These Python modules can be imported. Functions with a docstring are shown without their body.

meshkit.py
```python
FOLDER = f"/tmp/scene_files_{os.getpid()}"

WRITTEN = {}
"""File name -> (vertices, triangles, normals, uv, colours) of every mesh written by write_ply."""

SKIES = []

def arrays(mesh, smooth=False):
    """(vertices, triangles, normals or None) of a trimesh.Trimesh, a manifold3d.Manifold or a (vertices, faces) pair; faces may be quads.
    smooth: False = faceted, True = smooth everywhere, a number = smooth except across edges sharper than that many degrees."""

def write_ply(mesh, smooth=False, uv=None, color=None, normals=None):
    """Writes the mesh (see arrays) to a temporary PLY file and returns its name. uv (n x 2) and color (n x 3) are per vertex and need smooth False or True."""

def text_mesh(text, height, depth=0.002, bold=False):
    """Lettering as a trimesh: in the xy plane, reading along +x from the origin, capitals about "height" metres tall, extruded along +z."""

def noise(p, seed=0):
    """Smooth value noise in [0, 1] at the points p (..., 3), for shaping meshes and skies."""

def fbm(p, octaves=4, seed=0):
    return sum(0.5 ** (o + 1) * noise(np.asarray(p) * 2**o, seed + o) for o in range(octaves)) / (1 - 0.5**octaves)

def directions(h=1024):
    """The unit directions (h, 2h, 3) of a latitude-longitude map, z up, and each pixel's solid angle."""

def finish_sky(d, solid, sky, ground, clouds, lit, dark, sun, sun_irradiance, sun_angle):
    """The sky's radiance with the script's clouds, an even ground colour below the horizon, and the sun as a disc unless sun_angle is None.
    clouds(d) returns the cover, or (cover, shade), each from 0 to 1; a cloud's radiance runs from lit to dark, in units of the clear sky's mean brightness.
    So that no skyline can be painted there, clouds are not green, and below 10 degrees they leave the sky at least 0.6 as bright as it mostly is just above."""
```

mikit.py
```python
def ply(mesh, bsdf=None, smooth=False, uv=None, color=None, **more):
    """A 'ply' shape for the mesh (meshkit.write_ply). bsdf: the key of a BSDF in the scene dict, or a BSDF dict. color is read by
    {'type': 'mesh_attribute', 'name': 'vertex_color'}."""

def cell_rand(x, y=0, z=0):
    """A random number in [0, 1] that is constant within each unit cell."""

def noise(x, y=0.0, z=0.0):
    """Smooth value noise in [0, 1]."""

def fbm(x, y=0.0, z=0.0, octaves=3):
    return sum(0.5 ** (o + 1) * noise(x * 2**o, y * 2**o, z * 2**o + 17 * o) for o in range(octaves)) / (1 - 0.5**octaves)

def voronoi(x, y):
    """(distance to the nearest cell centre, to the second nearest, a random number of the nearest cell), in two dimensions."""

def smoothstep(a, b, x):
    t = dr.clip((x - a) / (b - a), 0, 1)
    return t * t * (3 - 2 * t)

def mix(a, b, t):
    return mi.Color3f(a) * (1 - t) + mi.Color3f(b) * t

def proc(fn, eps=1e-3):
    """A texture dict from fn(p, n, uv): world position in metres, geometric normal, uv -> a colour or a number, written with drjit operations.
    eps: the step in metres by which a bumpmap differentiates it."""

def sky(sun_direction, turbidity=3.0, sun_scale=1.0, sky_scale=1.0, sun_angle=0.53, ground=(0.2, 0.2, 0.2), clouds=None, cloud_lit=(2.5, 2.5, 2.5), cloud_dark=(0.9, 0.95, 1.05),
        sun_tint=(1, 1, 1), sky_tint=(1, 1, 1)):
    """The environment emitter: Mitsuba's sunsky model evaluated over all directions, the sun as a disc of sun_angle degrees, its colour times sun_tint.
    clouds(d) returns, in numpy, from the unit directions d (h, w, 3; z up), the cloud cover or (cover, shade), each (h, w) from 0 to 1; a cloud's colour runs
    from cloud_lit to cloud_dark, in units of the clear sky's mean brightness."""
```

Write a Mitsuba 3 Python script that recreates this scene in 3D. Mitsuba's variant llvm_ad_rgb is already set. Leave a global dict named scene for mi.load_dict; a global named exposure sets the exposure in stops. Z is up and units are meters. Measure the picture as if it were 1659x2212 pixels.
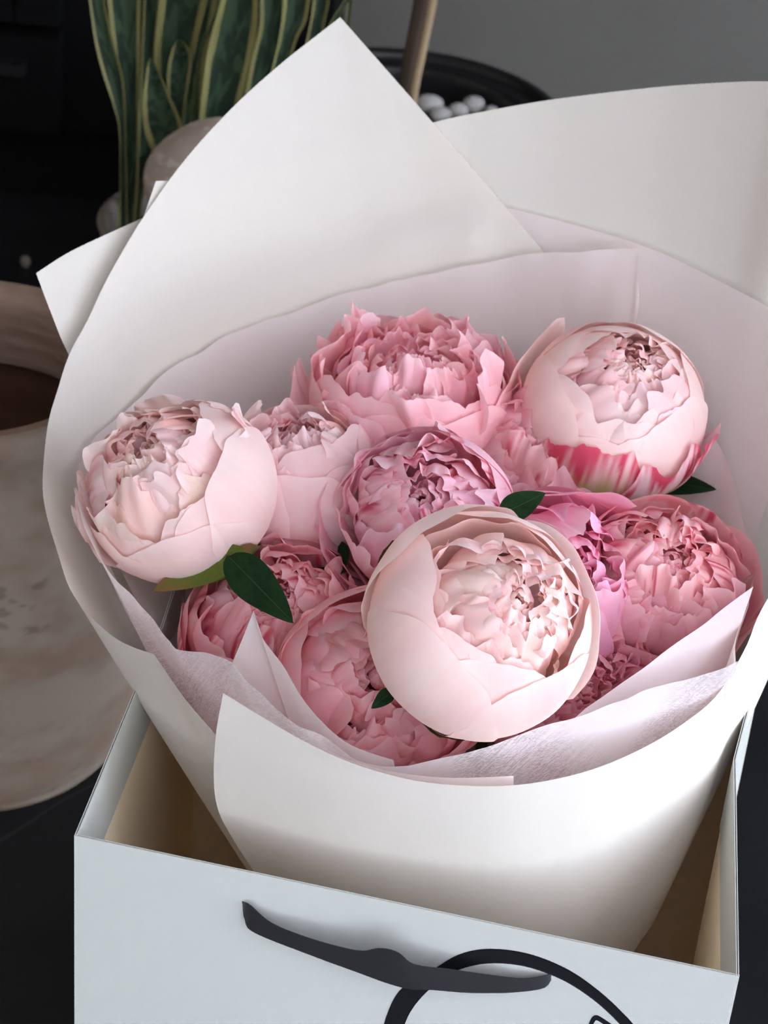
import math, random
import numpy as np, trimesh, mitsuba as mi, drjit as dr
import mikit, meshkit
from mikit import proc, noise, fbm, smoothstep, mix
from mitsuba import ScalarTransform4f as T

# ------------------------------------------------------------------ camera
CAM_H, FPX = 1.05, 4900.0
PITCH, ROLL = math.radians(33), math.radians(5)
_F = np.array([0, math.cos(PITCH), -math.sin(PITCH)])
_D = np.array([0, -math.sin(PITCH), -math.cos(PITCH)])
CR = math.cos(ROLL) * np.array([1.0, 0, 0]) - math.sin(ROLL) * _D
CD = math.sin(ROLL) * np.array([1.0, 0, 0]) + math.cos(ROLL) * _D
EYE = np.array([0, 0, CAM_H])
scene, labels = {}, {}
scene['camera'] = {'type': 'thinlens', 'fov': 2 * math.degrees(math.atan(829.5 / FPX)), 'fov_axis': 'x',
                   'aperture_radius': 0.0022, 'focus_distance': 1.09, 'near_clip': 0.05, 'far_clip': 60.0,
                   'to_world': T().look_at(origin=EYE.tolist(), target=(EYE + _F).tolist(), up=(-CD).tolist())}
# ------------------------------------------------------------------ light: open shop front, cloudy sky on the camera's side
exposure = 4.65


def clouds(d):
    c = meshkit.fbm(d * 2.2, 4, seed=3)
    return np.clip(0.55 + (c - 0.5) * 1.6, 0, 1), np.clip((c - 0.45) * 1.5, 0, 1)


scene['sky'] = mikit.sky((0.5, -0.6, 0.62), turbidity=3.0, sun_scale=0.0, sky_scale=1.0, ground=(0.3, 0.28, 0.25), clouds=clouds,
                         cloud_lit=(1.56, 1.5, 1.56), cloud_dark=(1.04, 1.0, 1.03), sky_tint=(1.03, 1.0, 1.09))


# ------------------------------------------------------------------ helpers
def ray(px, py):
    return _F + ((px - 829.5) / FPX) * CR + ((py - 1106) / FPX) * CD


def atz(px, py, z):
    d = ray(px, py)
    return EYE + d * ((z - CAM_H) / d[2])


def aty(px, py, y):
    d = ray(px, py)
    return EYE + d * (y / d[1])


def unit(v):
    v = np.asarray(v, float)
    return v / (np.linalg.norm(v) + 1e-12)


def add(key, mesh, bsdf, smooth=False, uv=None, color=None, label=None, category=None, group=None, kind=None):
    k, n = key, 0
    while k in scene:
        n += 1
        k = f'{key}_{n:03d}'
    scene[k] = mikit.ply(mesh, bsdf, smooth=smooth, uv=uv, color=color)
    tag(k, label, category, group, kind)
    return k


def tag(k, label=None, category=None, group=None, kind=None):
    d = {n: v for n, v in (('label', label), ('category', category), ('group', group), ('kind', kind)) if v}
    if d:
        labels[k] = {**labels.get(k, {}), **d}


def box(x0, x1, y0, y1, z0, z1):
    m = trimesh.creation.box(extents=(x1 - x0, y1 - y0, z1 - z0))
    m.apply_translation(((x0 + x1) / 2, (y0 + y1) / 2, (z0 + z1) / 2))
    return m


def grid_faces(n, m, wrap=False):
    i, j = np.meshgrid(np.arange(n - 1), np.arange(m if wrap else m - 1), indexing='ij')
    k = (j + 1) % m
    q = np.stack([i * m + j, (i + 1) * m + j, (i + 1) * m + k, i * m + k], -1).reshape(-1, 4)
    return np.vstack([q[:, [0, 1, 2]], q[:, [0, 2, 3]]])


def lathe(profile, cx, cy, n=96, wobble=0.0, seed=0):
    p = np.asarray(profile, float)
    a = np.arange(n) * 2 * np.pi / n
    r = p[:, :1] * np.ones((1, n))
    if wobble:
        q = np.stack([np.cos(a)[None] * r * 9, np.sin(a)[None] * r * 9, p[:, 1:] * 9 * np.ones((1, n))], -1)
        r = r + wobble * (meshkit.fbm(q, 3, seed) - 0.5)
    v = np.stack([cx + r * np.cos(a), cy + r * np.sin(a), p[:, 1:] * np.ones((1, n))], -1).reshape(-1, 3)
    return v, grid_faces(len(p), n, True)[:, ::-1]


def curve(pts, n, closed=False):
    """Catmull-Rom through pts resampled to n points evenly by length."""
    p = np.asarray(pts, float)
    e = np.vstack([2 * p[0] - p[1], p, 2 * p[-1] - p[-2]])
    out = []
    for i in range(1, len(e) - 2):
        t = np.linspace(0, 1, 16, endpoint=False)[:, None]
        a, b, c, d = e[i - 1], e[i], e[i + 1], e[i + 2]
        out.append(0.5 * (2 * b + (c - a) * t + (2 * a - 5 * b + 4 * c - d) * t ** 2 + (3 * b - a - 3 * c + d) * t ** 3))
    out = np.vstack(out + [p[-1:]])
    s = np.r_[0, np.cumsum(np.linalg.norm(np.diff(out, axis=0), axis=1))]
    q = np.linspace(0, s[-1], n)
    return np.stack([np.interp(q, s, out[:, k]) for k in range(out.shape[1])], 1)


def tube(path, radius, sides=10):
    p = np.asarray(path, float)
    rad = np.broadcast_to(radius, (len(p),))
    t = np.gradient(p, axis=0)
    t /= np.linalg.norm(t, axis=1, keepdims=True) + 1e-12
    a = np.cross(t, np.where(np.abs(t[:, 1:2]) < 0.9, [0, 1.0, 0], [1.0, 0, 0]))
    a /= np.linalg.norm(a, axis=1, keepdims=True)
    b, g = np.cross(t, a), np.arange(sides) * 2 * np.pi / sides
    v = p[:, None] + rad[:, None, None] * (np.cos(g)[None, :, None] * a[:, None] + np.sin(g)[None, :, None] * b[:, None])
    v = np.vstack([v.reshape(-1, 3), p[:1], p[-1:]])
    f = grid_faces(len(p), sides, True)
    k = np.arange(sides)
    n0, n1, last = len(p) * sides, len(p) * sides + 1, (len(p) - 1) * sides
    f = np.vstack([f, np.stack([k, (k + 1) % sides, k * 0 + n0], 1), np.stack([last + (k + 1) % sides, last + k, k * 0 + n1], 1)])
    return v, f


# ------------------------------------------------------------------ materials
def diffuse_like(color, rough=0.6, spec=0.3, **more):
    return {'type': 'twosided', 'b': {'type': 'principled', 'base_color': color, 'roughness': rough, 'specular': spec, **more}}


rgb = lambda *c: {'type': 'rgb', 'value': list(c)}


def plaster(p, n, uv):
    g = fbm(p.x * 6, p.y * 6, p.z * 6)
    f = noise(p.x * 140, p.y * 140, p.z * 140)
    return mix((0.098, 0.092, 0.080), (0.122, 0.116, 0.102), g * 0.8 + f * 0.2)


scene['mat_wall'] = diffuse_like(proc(plaster), 0.8, 0.2)
scene['mat_warm_wall'] = diffuse_like(rgb(0.55, 0.46, 0.36), 0.9, 0.1)
scene['mat_ceiling'] = diffuse_like(rgb(0.80, 0.69, 0.55), 0.9, 0.1)


def stone_floor(p, n, uv):
    base = mix((0.008, 0.008, 0.009), (0.014, 0.0145, 0.016), fbm(p.x * 14, p.y * 14, 0.0))
    w = fbm(p.x * 5 + 3, p.y * 5, 2.0) * 0.5
    a = dr.abs(noise(p.x * 4.1 + w * 3, p.y * 3.1 + w * 2, 5.0) - 0.5)
    b = dr.abs(noise(p.x * 9.0 - p.y * 6 + w, p.y * 2.2 + p.x * 3, 9.0) - 0.5)
    v = (1 - smoothstep(0.0, 0.006, a)) + 0.7 * (1 - smoothstep(0.0, 0.008, b))
    patch = smoothstep(0.45, 0.7, noise(p.x * 11, p.y * 11, 1.0))
    return base + mi.Color3f(0.018, 0.0175, 0.017) * dr.minimum(v, 1.0) * patch


scene['mat_floor'] = diffuse_like(proc(stone_floor), 0.5, 0.25)
scene['mat_black_lacquer'] = diffuse_like(rgb(0.004, 0.004, 0.0042), 0.6, 0.06)
scene['mat_black_pot'] = diffuse_like(rgb(0.008, 0.008, 0.009), 0.35, 0.4)


def paper_col(p, n, uv):
    g = noise(p.x * 1800, p.y * 1800, p.z * 1800)
    return mix((0.75, 0.705, 0.625), (0.77, 0.725, 0.645), g)


scene['mat_wrap_paper'] = {'type': 'principledthin', 'base_color': proc(paper_col), 'roughness': 0.6, 'diff_trans': 0.35, 'eta': 1.25}


def fibres(p, n, uv):
    w = noise(uv.x * 130, uv.y * 130) * 5
    a = noise(uv.x * 900 + w, uv.y * 3200 + uv.x * 500 + w, 1.0)
    b = noise(uv.x * 1100 - uv.y * 1500 + w, uv.y * 1900 - uv.x * 1300 + w, 4.0)
    c = smoothstep(0.36, 0.62, 0.5 * a + 0.5 * b)
    thin = smoothstep(0.45, 0.66, fbm(uv.x * 15 + 4, uv.y * 22, 2.0))
    return 0.95 - (0.02 + 0.30 * thin) * (1 - c)


scene['mat_tissue'] = {'type': 'blendbsdf', 'weight': proc(fibres), 'a': {'type': 'null'},
                       'b': {'type': 'principledthin', 'base_color': rgb(0.94, 0.885, 0.875), 'roughness': 0.75, 'diff_trans': 0.9, 'eta': 1.2}}
scene['mat_tissue_smooth'] = {'type': 'principledthin', 'base_color': rgb(0.92, 0.835, 0.81), 'roughness': 0.75, 'diff_trans': 0.9, 'eta': 1.2}
scene['mat_bag_white'] = diffuse_like(rgb(0.55, 0.566, 0.515), 0.45, 0.3)


def bag_in(p, n, uv):
    g = noise(p.x * 900, p.y * 900, p.z * 900)
    return mix((0.83, 0.71, 0.50), (0.86, 0.74, 0.53), g)


scene['mat_bag_inside'] = diffuse_like(proc(bag_in), 0.8, 0.1)
scene['mat_ribbon'] = diffuse_like(proc(lambda p, n, uv: mix((0.020, 0.020, 0.021), (0.032, 0.032, 0.033), noise(uv.x * 700, uv.y * 60))), 0.45, 0.4, sheen=0.4)
scene['mat_print'] = diffuse_like(rgb(0.008, 0.008, 0.009), 0.5, 0.3)


def terracotta(p, n, uv):
    c = mix((0.215, 0.145, 0.098), (0.30, 0.215, 0.152), fbm(p.x * 9, p.y * 9, p.z * 14))
    wash = smoothstep(0.38, 0.62, fbm(p.x * 17 + 7, p.y * 17, p.z * 24, octaves=4))
    c = mix(c, (0.34, 0.28, 0.215), wash * 0.6)
    pit = smoothstep(0.56, 0.70, fbm(p.x * 70, p.y * 70, p.z * 120)) * smoothstep(0.52, 0.62, fbm(p.x * 18, p.y * 18, p.z * 22 + 5))
    return mix(c, (0.12, 0.085, 0.06), pit * 0.5)


def terra_bump(p, n, uv):
    return fbm(p.x * 90, p.y * 90, p.z * 260) * 0.6 + fbm(p.x * 30, p.y * 30, p.z * 60)


scene['mat_jar'] = {'type': 'twosided', 'b': {'type': 'bumpmap', 'scale': 0.0016, 't': proc(terra_bump), 'b': {'type': 'principled', 'base_color': proc(terracotta), 'roughness': 0.9, 'specular': 0.15}}}
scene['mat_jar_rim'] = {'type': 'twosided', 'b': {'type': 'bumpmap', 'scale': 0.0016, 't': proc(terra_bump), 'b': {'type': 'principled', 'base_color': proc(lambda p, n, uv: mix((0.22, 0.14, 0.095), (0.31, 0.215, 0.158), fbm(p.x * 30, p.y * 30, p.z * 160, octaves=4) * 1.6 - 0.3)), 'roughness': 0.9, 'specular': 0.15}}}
scene['mat_clay_shaded'] = {'type': 'twosided', 'b': {'type': 'bumpmap', 'scale': 0.0016, 't': proc(terra_bump), 'b': {'type': 'principled', 'base_color': proc(lambda p, n, uv: mix((0.10, 0.045, 0.025), (0.15, 0.075, 0.045), fbm(p.x * 14, p.y * 14, p.z * 50))), 'roughness': 0.9, 'specular': 0.15}}}  # brown clay, darkened so the colour also holds the lip's shadow


def rock(p, n, uv):
    v = fbm(p.x * 60, p.y * 60, p.z * 60, octaves=4)
    w = smoothstep(0.5, 0.66, fbm(p.x * 110 + 3, p.y * 110, p.z * 150))
    return mix(mix((0.30, 0.24, 0.19), (0.40, 0.33, 0.275), v), (0.56, 0.49, 0.42), w * 0.5)


scene['mat_rock'] = diffuse_like(proc(rock), 0.75, 0.2)
scene['mat_pebble'] = diffuse_like(proc(lambda p, n, uv: mix((0.30, 0.295, 0.28), (0.48, 0.465, 0.44), fbm(p.x * 50, p.y * 50, p.z * 50))), 0.5, 0.3)
scene['mat_pale_pot'] = diffuse_like(rgb(0.17, 0.145, 0.12), 0.7, 0.2)
scene['mat_soil'] = diffuse_like(proc(lambda p, n, uv: mix((0.01, 0.008, 0.006), (0.03, 0.024, 0.018), noise(p.x * 300, p.y * 300, p.z * 300))), 0.95, 0.1)
scene['mat_bark'] = diffuse_like(proc(lambda p, n, uv: mix((0.05, 0.035, 0.025), (0.12, 0.085, 0.06), fbm(p.x * 120, p.y * 120, p.z * 14))), 0.8, 0.2)
scene['mat_cane'] = diffuse_like(proc(lambda p, n, uv: mix((0.26, 0.18, 0.10), (0.36, 0.27, 0.16), fbm(p.x * 160, p.y * 160, p.z * 10))), 0.5, 0.3)


def snake_leaf(p, n, uv):
    e = dr.abs(uv.x - 0.5) * 2
    band = smoothstep(0.42, 0.6, fbm(uv.x * 4, uv.y * 26 + noise(uv.x * 9, uv.y * 9) * 2, 3.0))
    mid = mix((0.010, 0.024, 0.012), (0.028, 0.052, 0.026), band)
    m = smoothstep(0.70, 0.76, e + (noise(uv.x * 3, uv.y * 18, 8.0) - 0.5) * 0.12)
    return mix(mid, mix((0.17, 0.155, 0.05), (0.25, 0.235, 0.09), noise(uv.x * 40, uv.y * 12)), m)


scene['mat_snake_leaf'] = diffuse_like(proc(snake_leaf), 0.45, 0.3)


def peony_leaf(p, n, uv):
    e = dr.abs(uv.x - 0.5) * 2
    vein = 1 - smoothstep(0.0, 0.05, e)
    s = dr.abs(noise(uv.y * 7 - e * 2.2, 3.0) - 0.5)
    side = (1 - smoothstep(0.0, 0.03, s)) * 0.5
    return mix(mix((0.012, 0.035, 0.014), (0.025, 0.058, 0.022), fbm(uv.x * 6, uv.y * 12)), (0.07, 0.11, 0.045), dr.maximum(vein * 0.6, side * 0.5))


scene['mat_peony_leaf'] = {'type': 'principledthin', 'base_color': proc(peony_leaf), 'roughness': 0.35, 'diff_trans': 0.25, 'eta': 1.4}
scene['mat_stem'] = diffuse_like(proc(lambda p, n, uv: mix((0.10, 0.15, 0.03), (0.16, 0.20, 0.05), fbm(p.x * 90, p.y * 90, p.z * 30))), 0.5, 0.3)
scene['mat_petal'] = {'type': 'principledthin', 'base_color': {'type': 'mesh_attribute', 'name': 'vertex_color'}, 'roughness': 0.8, 'diff_trans': 0.7, 'eta': 1.15}
scene['mat_sepal'] = {'type': 'principledthin', 'base_color': {'type': 'mesh_attribute', 'name': 'vertex_color'}, 'roughness': 0.45, 'diff_trans': 0.3, 'eta': 1.3}

# ------------------------------------------------------------------ room
add('floor', box(-3, 6, -5, 2.5, -0.05, 0.0), 'mat_floor', label='black stone floor with faint grey scratches', kind='structure')
add('wall_back', box(-3, 4.5, 2.4, 2.55, 0.0, 2.9), 'mat_wall', label='plain dark grey back wall', kind='structure')
add('wall_left', box(-1.6, -1.45, -1.2, 2.4, 0.0, 2.9), 'mat_warm_wall', label='warm pale side wall', kind='structure')
add('added_front_wall', box(-1.6, -0.4, -1.35, -1.2, 0.0, 2.9), 'mat_warm_wall', label='unseen warm pale wall added to block light from the front left', kind='structure')  # added out of view to cut the sky light from front left
add('ceiling', box(-3, 2.2, -0.5, 2.55, 2.6, 2.75), 'mat_ceiling', label='pale ceiling over the corner', kind='structure')

# black cabinet at the back left
cab = 'black_cabinet'
tag(cab, 'black lacquered cabinet in the dark back left corner behind the snake plant', 'cabinet')
xc = lambda px, y=2.1: aty(px, 200, y)[0]
add(cab + '__carcass', box(-1.4, xc(712, 2.15), 2.14, 2.39, 0.09, 1.6), 'mat_black_lacquer')
add(cab + '__plinth', box(-1.4, xc(705, 2.15), 2.17, 2.39, 0.0, 0.09), 'mat_black_lacquer')
dx = xc(122, 2.1)
for i in range(9):
    x1 = dx - i * 0.045
    add(cab + '__door_panel', trimesh.util.concatenate([box(x1 - 0.043, x1, 2.115, 2.14, 0.21, 1.58), box(x1 - 0.037, x1 - 0.006, 2.109, 2.115, 0.23, 1.56)]), 'mat_black_lacquer')
add(cab + '__drawer_front', box(dx - 0.42, dx, 2.105, 2.14, 0.10, 0.2), 'mat_black_lacquer')
add(cab + '__drawer_pull', box(dx - 0.40, dx - 0.03, 2.088, 2.105, 0.165, 0.177), 'mat_black_pot')

# ------------------------------------------------------------------ wrap cone
C0, C1 = np.array([.078, .915]), np.array([.012, 1.0])
Z0, Z1, R0, R1 = .10, .39, .056, .2


def axis_at(z):
    k = (np.asarray(z) - Z0) / (Z1 - Z0)
    return C0 + np.multiply.outer(k, (C1 - C0)), R0 + k * (R1 - R0)


def cone(px, py, side, dr_=0.0):
    """The pixel's point on the wrap's cone: far side 'F', near side 'N', or a number = the given distance y into the room."""
    if not isinstance(side, str):
        return aty(px, py, side)
    d = ray(px, py)
    P = EYE + np.linspace(.7, 1.7, 4001)[:, None] * d
    c, rr = axis_at(P[:, 2])
    g = np.hypot(*(P[:, :2] - c).T) - (rr - dr_)
    i = np.nonzero(np.diff(np.sign(g)))[0]
    want = [k for k in i if (g[k] < 0) == (side == 'F')]
    return P[want[0]] if want else P[np.argmin(g)]


def rim(points, dr_=0.0, step=0.006):
    """3-D rim line through (px, py, side[, 'c']) points: smooth between corners marked 'c'."""
    P = [cone(p[0], p[1], p[2], dr_) for p in points]
    runs, cur = [], [P[0]]
    for q, p in zip(P[1:], points[1:]):
        cur.append(q)
        if len(p) > 3:
            runs.append(cur)
            cur = [q]
    if len(cur) > 1:
        runs.append(cur)
    out = []
    for r in runs:
        L = np.linalg.norm(np.diff(r, axis=0), axis=1).sum()
        out.append(curve(r, max(3, int(L / step)))[(1 if out else 0):])
    return np.vstack(out)


def sheet(R, zb, rb=None, bulge=0.01, nv=28, crinkle=0.0, seed=0, dr_=0.0, edge=None, groove=None):
    """A rolled sheet from its rim R down to the ring at height zb."""
    c, rr = axis_at(R[:, 2])
    a = R[:, :2] - c
    ang = np.unwrap(np.arctan2(a[:, 1], a[:, 0]))
    zb = zb(ang) if callable(zb) else np.full(len(R), zb)
    cb, rbb = axis_at(zb)
    rbb = (rbb - dr_) if rb is None else rb
    B = np.stack([cb[:, 0] + rbb * np.cos(ang), cb[:, 1] + rbb * np.sin(ang), zb], 1)
    out = np.stack([np.cos(ang), np.sin(ang), 0 * ang], 1)
    v = np.linspace(0, 1, nv)[:, None, None]
    S = R[None] * (1 - v) + B[None] * v + out[None] * (bulge * np.sin(np.pi * v))
    S[0] = R
    if edge is not None:  # the sheet's cut end follows this line
        E = curve(edge, nv)
        L = np.r_[0, np.cumsum(np.linalg.norm(np.diff(R[::-1], axis=0), axis=1))][::-1]
        k = np.clip(1 - L / .17, 0, 1)
        S = S + (E - S[:, -1])[:, None] * (k * k * (3 - 2 * k))[None, :, None]
    if groove is not None:  # a soft fold along a line
        line, depth, width = groove
        d = np.min(np.linalg.norm(S[:, :, None] - line[None, None], axis=-1), -1)
        S = S + out[None] * (depth * np.exp(-(d / width) ** 2))[..., None]
    uv = np.stack([np.broadcast_to(np.r_[0, np.cumsum(np.linalg.norm(np.diff(R, axis=0), axis=1))], S.shape[:2]), np.linalg.norm(S - R[None], axis=-1)], -1)
    if crinkle:
        q = np.stack([uv[..., 0] * 22, uv[..., 1] * 9, uv[..., 0] * 0], -1)
        S = S + out[None] * (crinkle * (meshkit.fbm(q, 3, seed) - 0.5) * 2)[..., None]
    return S.reshape(-1, 3), grid_faces(nv, len(R)), uv.reshape(-1, 2)


wrap = 'wrapping_paper'
tag(wrap, 'stiff white wrapping paper rolled into a wide cone around the pink peonies', 'paper')
A = rim([(1330, 760, 'F'), (1170, 540, 'F'), (935, 265, 'F'), (735, 37, 'F', 'c'), (690, 72, 'F'), (610, 135, 'F'), (520, 215, 'F'), (440, 298, 'F'), (380, 370, 'F'), (330, 440, 'F'),
         (290, 500, 'F'), (230, 605, 'F'), (190, 690, 'F'), (150, 765, 'F'), (125, 840, 'F'), (103, 920, 'F'), (92, 1040, 1.01), (100, 1110, .99), (125, 1195, .965), (150, 1270, .94), (190, 1325, .92),
         (240, 1372, .905), (285, 1397, .89), (333, 1413, .875, 'c'), (400, 1510, .85), (468, 1590, .835), (540, 1690, .83)])
fold = curve([cone(*q) for q in ((215, 900, 'F'), (280, 800, 'F'), (370, 715, 'F'), (470, 662, 'F'), (590, 618, 'F'), (700, 582, 'F'), (800, 548, 'F'), (880, 515, 'F'), (940, 498, 'F'), (1010, 500, 'F'))], 60)
v, f, uv = sheet(A, 0.13, bulge=0.002, nv=90, groove=(fold, -.0065, .014))
add(wrap + '__sheet', (v, f), 'mat_wrap_paper', smooth=True, uv=uv, label='pointed left sheet')
B = rim([(250, 640, 'F'), (337, 391, 'F', 'c'), (500, 385, 'F'), (700, 333, 'F'), (935, 265, 'F'), (1060, 238, 'F'), (1200, 214, 'F'), (1400, 190, 'F'), (1530, 180, 'F'), (1659, 176, 'F'), (1780, 190, 'F'),
         (1900, 300, 1.2), (1960, 520, 1.13), (1930, 800, 1.06), (1820, 1060, 1.0), (1659, 1292, .94), (1610, 1400, .91), (1550, 1500, .885), (1480, 1560, .865), (1400, 1610, .842), (1300, 1655, .82), (1200, 1683, .808), (1100, 1697, .80),
         (1000, 1697, .797), (900, 1687, .797), (800, 1662, .798), (720, 1632, .80), (640, 1592, .803), (560, 1545, .806), (482, 1497, .808, 'c')], dr_=-0.004)
end = [cone(*q) for q in ((482, 1497, .808), (466, 1590, .814), (462, 1690, .823), (473, 1755, .829), (505, 1815, .835), (548, 1882, .843), (620, 1990, .857), (700, 2110, .874))]
end[0] = B[-1]
v, f, uv = sheet(B, lambda g: .15 + .07 * np.clip((np.cos(g - math.radians(60)) + .75) / .75, 0, 1), bulge=0.006, dr_=-0.006, edge=end, nv=60)
add(wrap + '__sheet', (v, f), 'mat_wrap_paper', smooth=True, uv=uv, label='outer sheet with its overlapping front end')
C = rim([(420, 420, 'F'), (310, 470, 'F'), (200, 520, 'F'), (140, 550, 'F'), (78, 590, 'F', 'c'), (110, 675, 'F'), (148, 765, 'F'), (240, 930, 'F')], dr_=-0.016)
v, f, uv = sheet(C, 0.25, bulge=0.0, dr_=-0.012)
add(wrap + '__sheet', (v, f), 'mat_wrap_paper', smooth=True, uv=uv, label='cream corner of the back sheet')

tis = 'tissue_paper'
tag(tis, 'thin fibrous white tissue lining the cone between the peonies and the stiff wrapping paper', 'paper')
TS = [
    # back, left of the vertical edge
    ([(1386, 900, 'F'), (1385, 700, 'F'), (1383, 532, 'F', 'c'), (1300, 538, 'F'), (1170, 545, 'F'), (1040, 566, 'F'), (900, 600, 'F'), (760, 628, 'F'), (590, 692, 'F'), (480, 735, 'F'), (390, 785, 'F'), (300, 860, 'F'), (230, 925, 'F'), (185, 990, 'F'), (165, 1040, 1.0)], .012, .004),
    ([(1020, 440, 'F'), (1100, 450, 'F'), (1240, 485, 'F'), (1383, 528, 'F'), (1520, 590, 'F'), (1659, 665, 'F'), (1760, 760, 'F')], -.002, .001),
    # right side, down to the near fold
    ([(1480, 860, 'F'), (1516, 905, 'F'), (1570, 1000, 'F'), (1600, 1100, 1.04), (1628, 1200, 1.01), (1634, 1260, .98), (1625, 1300, .95), (1600, 1360, .925), (1585, 1445, .895)], .012, .004),
    ([(1632, 1270, .93), (1560, 1320, .915), (1480, 1378, .90), (1395, 1440, .885), (1300, 1508, .868), (1230, 1565, .85)], .01, .002),
    # front
    ([(1600, 1432, .893), (1560, 1450, .885), (1480, 1472, .875), (1400, 1493, .862), (1300, 1528, .848), (1200, 1560, .838), (1100, 1590, .83), (1000, 1622, .825), (920, 1640, .822), (870, 1650, .82), (780, 1640, .82), (690, 1592, .82), (640, 1575, .82), (591, 1527, .826), (541, 1474, .838), (507, 1436, .85), (460, 1412, .862), (395, 1400, .878), (360, 1372, .895), (300, 1305, .92), (240, 1240, .94), (205, 1185, .955), (170, 1110, .975), (152, 1050, .995)], .008, .004),
    ([(490, 1480, .87), (502, 1432, .868), (525, 1375, .866), (547, 1318, .864, 'c'), (562, 1370, .858), (583, 1403, .852), (615, 1445, .845), (650, 1505, .838), (700, 1565, .832), (760, 1610, .83), (850, 1642, .828)], .02, .002),
    ([(660, 1575, .812), (720, 1628, .81), (800, 1655, .808), (870, 1670, .807), (960, 1679, .806), (1040, 1680, .806), (1110, 1677, .806, 'c'), (1108, 1705, .808)], .004, .001),
]
for i, (pts, d, cr) in enumerate(TS):
    Rr = rim(pts, d, 0.004)
    if cr > .001:
        q = np.stack([np.arange(len(Rr)) * .13, np.full(len(Rr), i * 7.3), np.zeros(len(Rr))], -1)
        Rr[:, 2] += 0.0035 * (meshkit.fbm(q, 3, i) - .5)
    v, f, uv = sheet(Rr, 0.2, bulge=0.004, dr_=d, crinkle=cr, seed=i, nv=40)
    add(tis + '__fold', (v, f), 'mat_tissue' if i == 4 else 'mat_tissue_smooth', smooth=True, uv=uv)

# ------------------------------------------------------------------ bag
bag = 'shopping_bag'
tag(bag, 'white paper shopping bag with black ribbon handle and printed ring, holding the bouquet', 'bag')
ZT = .335
FL, FR = atz(160, 1805, ZT), atz(1597, 2110, ZT)
ex = unit(FR - FL)
W = np.linalg.norm(FR - FL)
ey = np.array([-ex[1], ex[0], 0.0])
DEP = 0.285


def bagp(x, y, z):
    """x across the front, y into the bag, z up."""
    return FL + ex * x + ey * y + np.array([0, 0, z - ZT])


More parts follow.
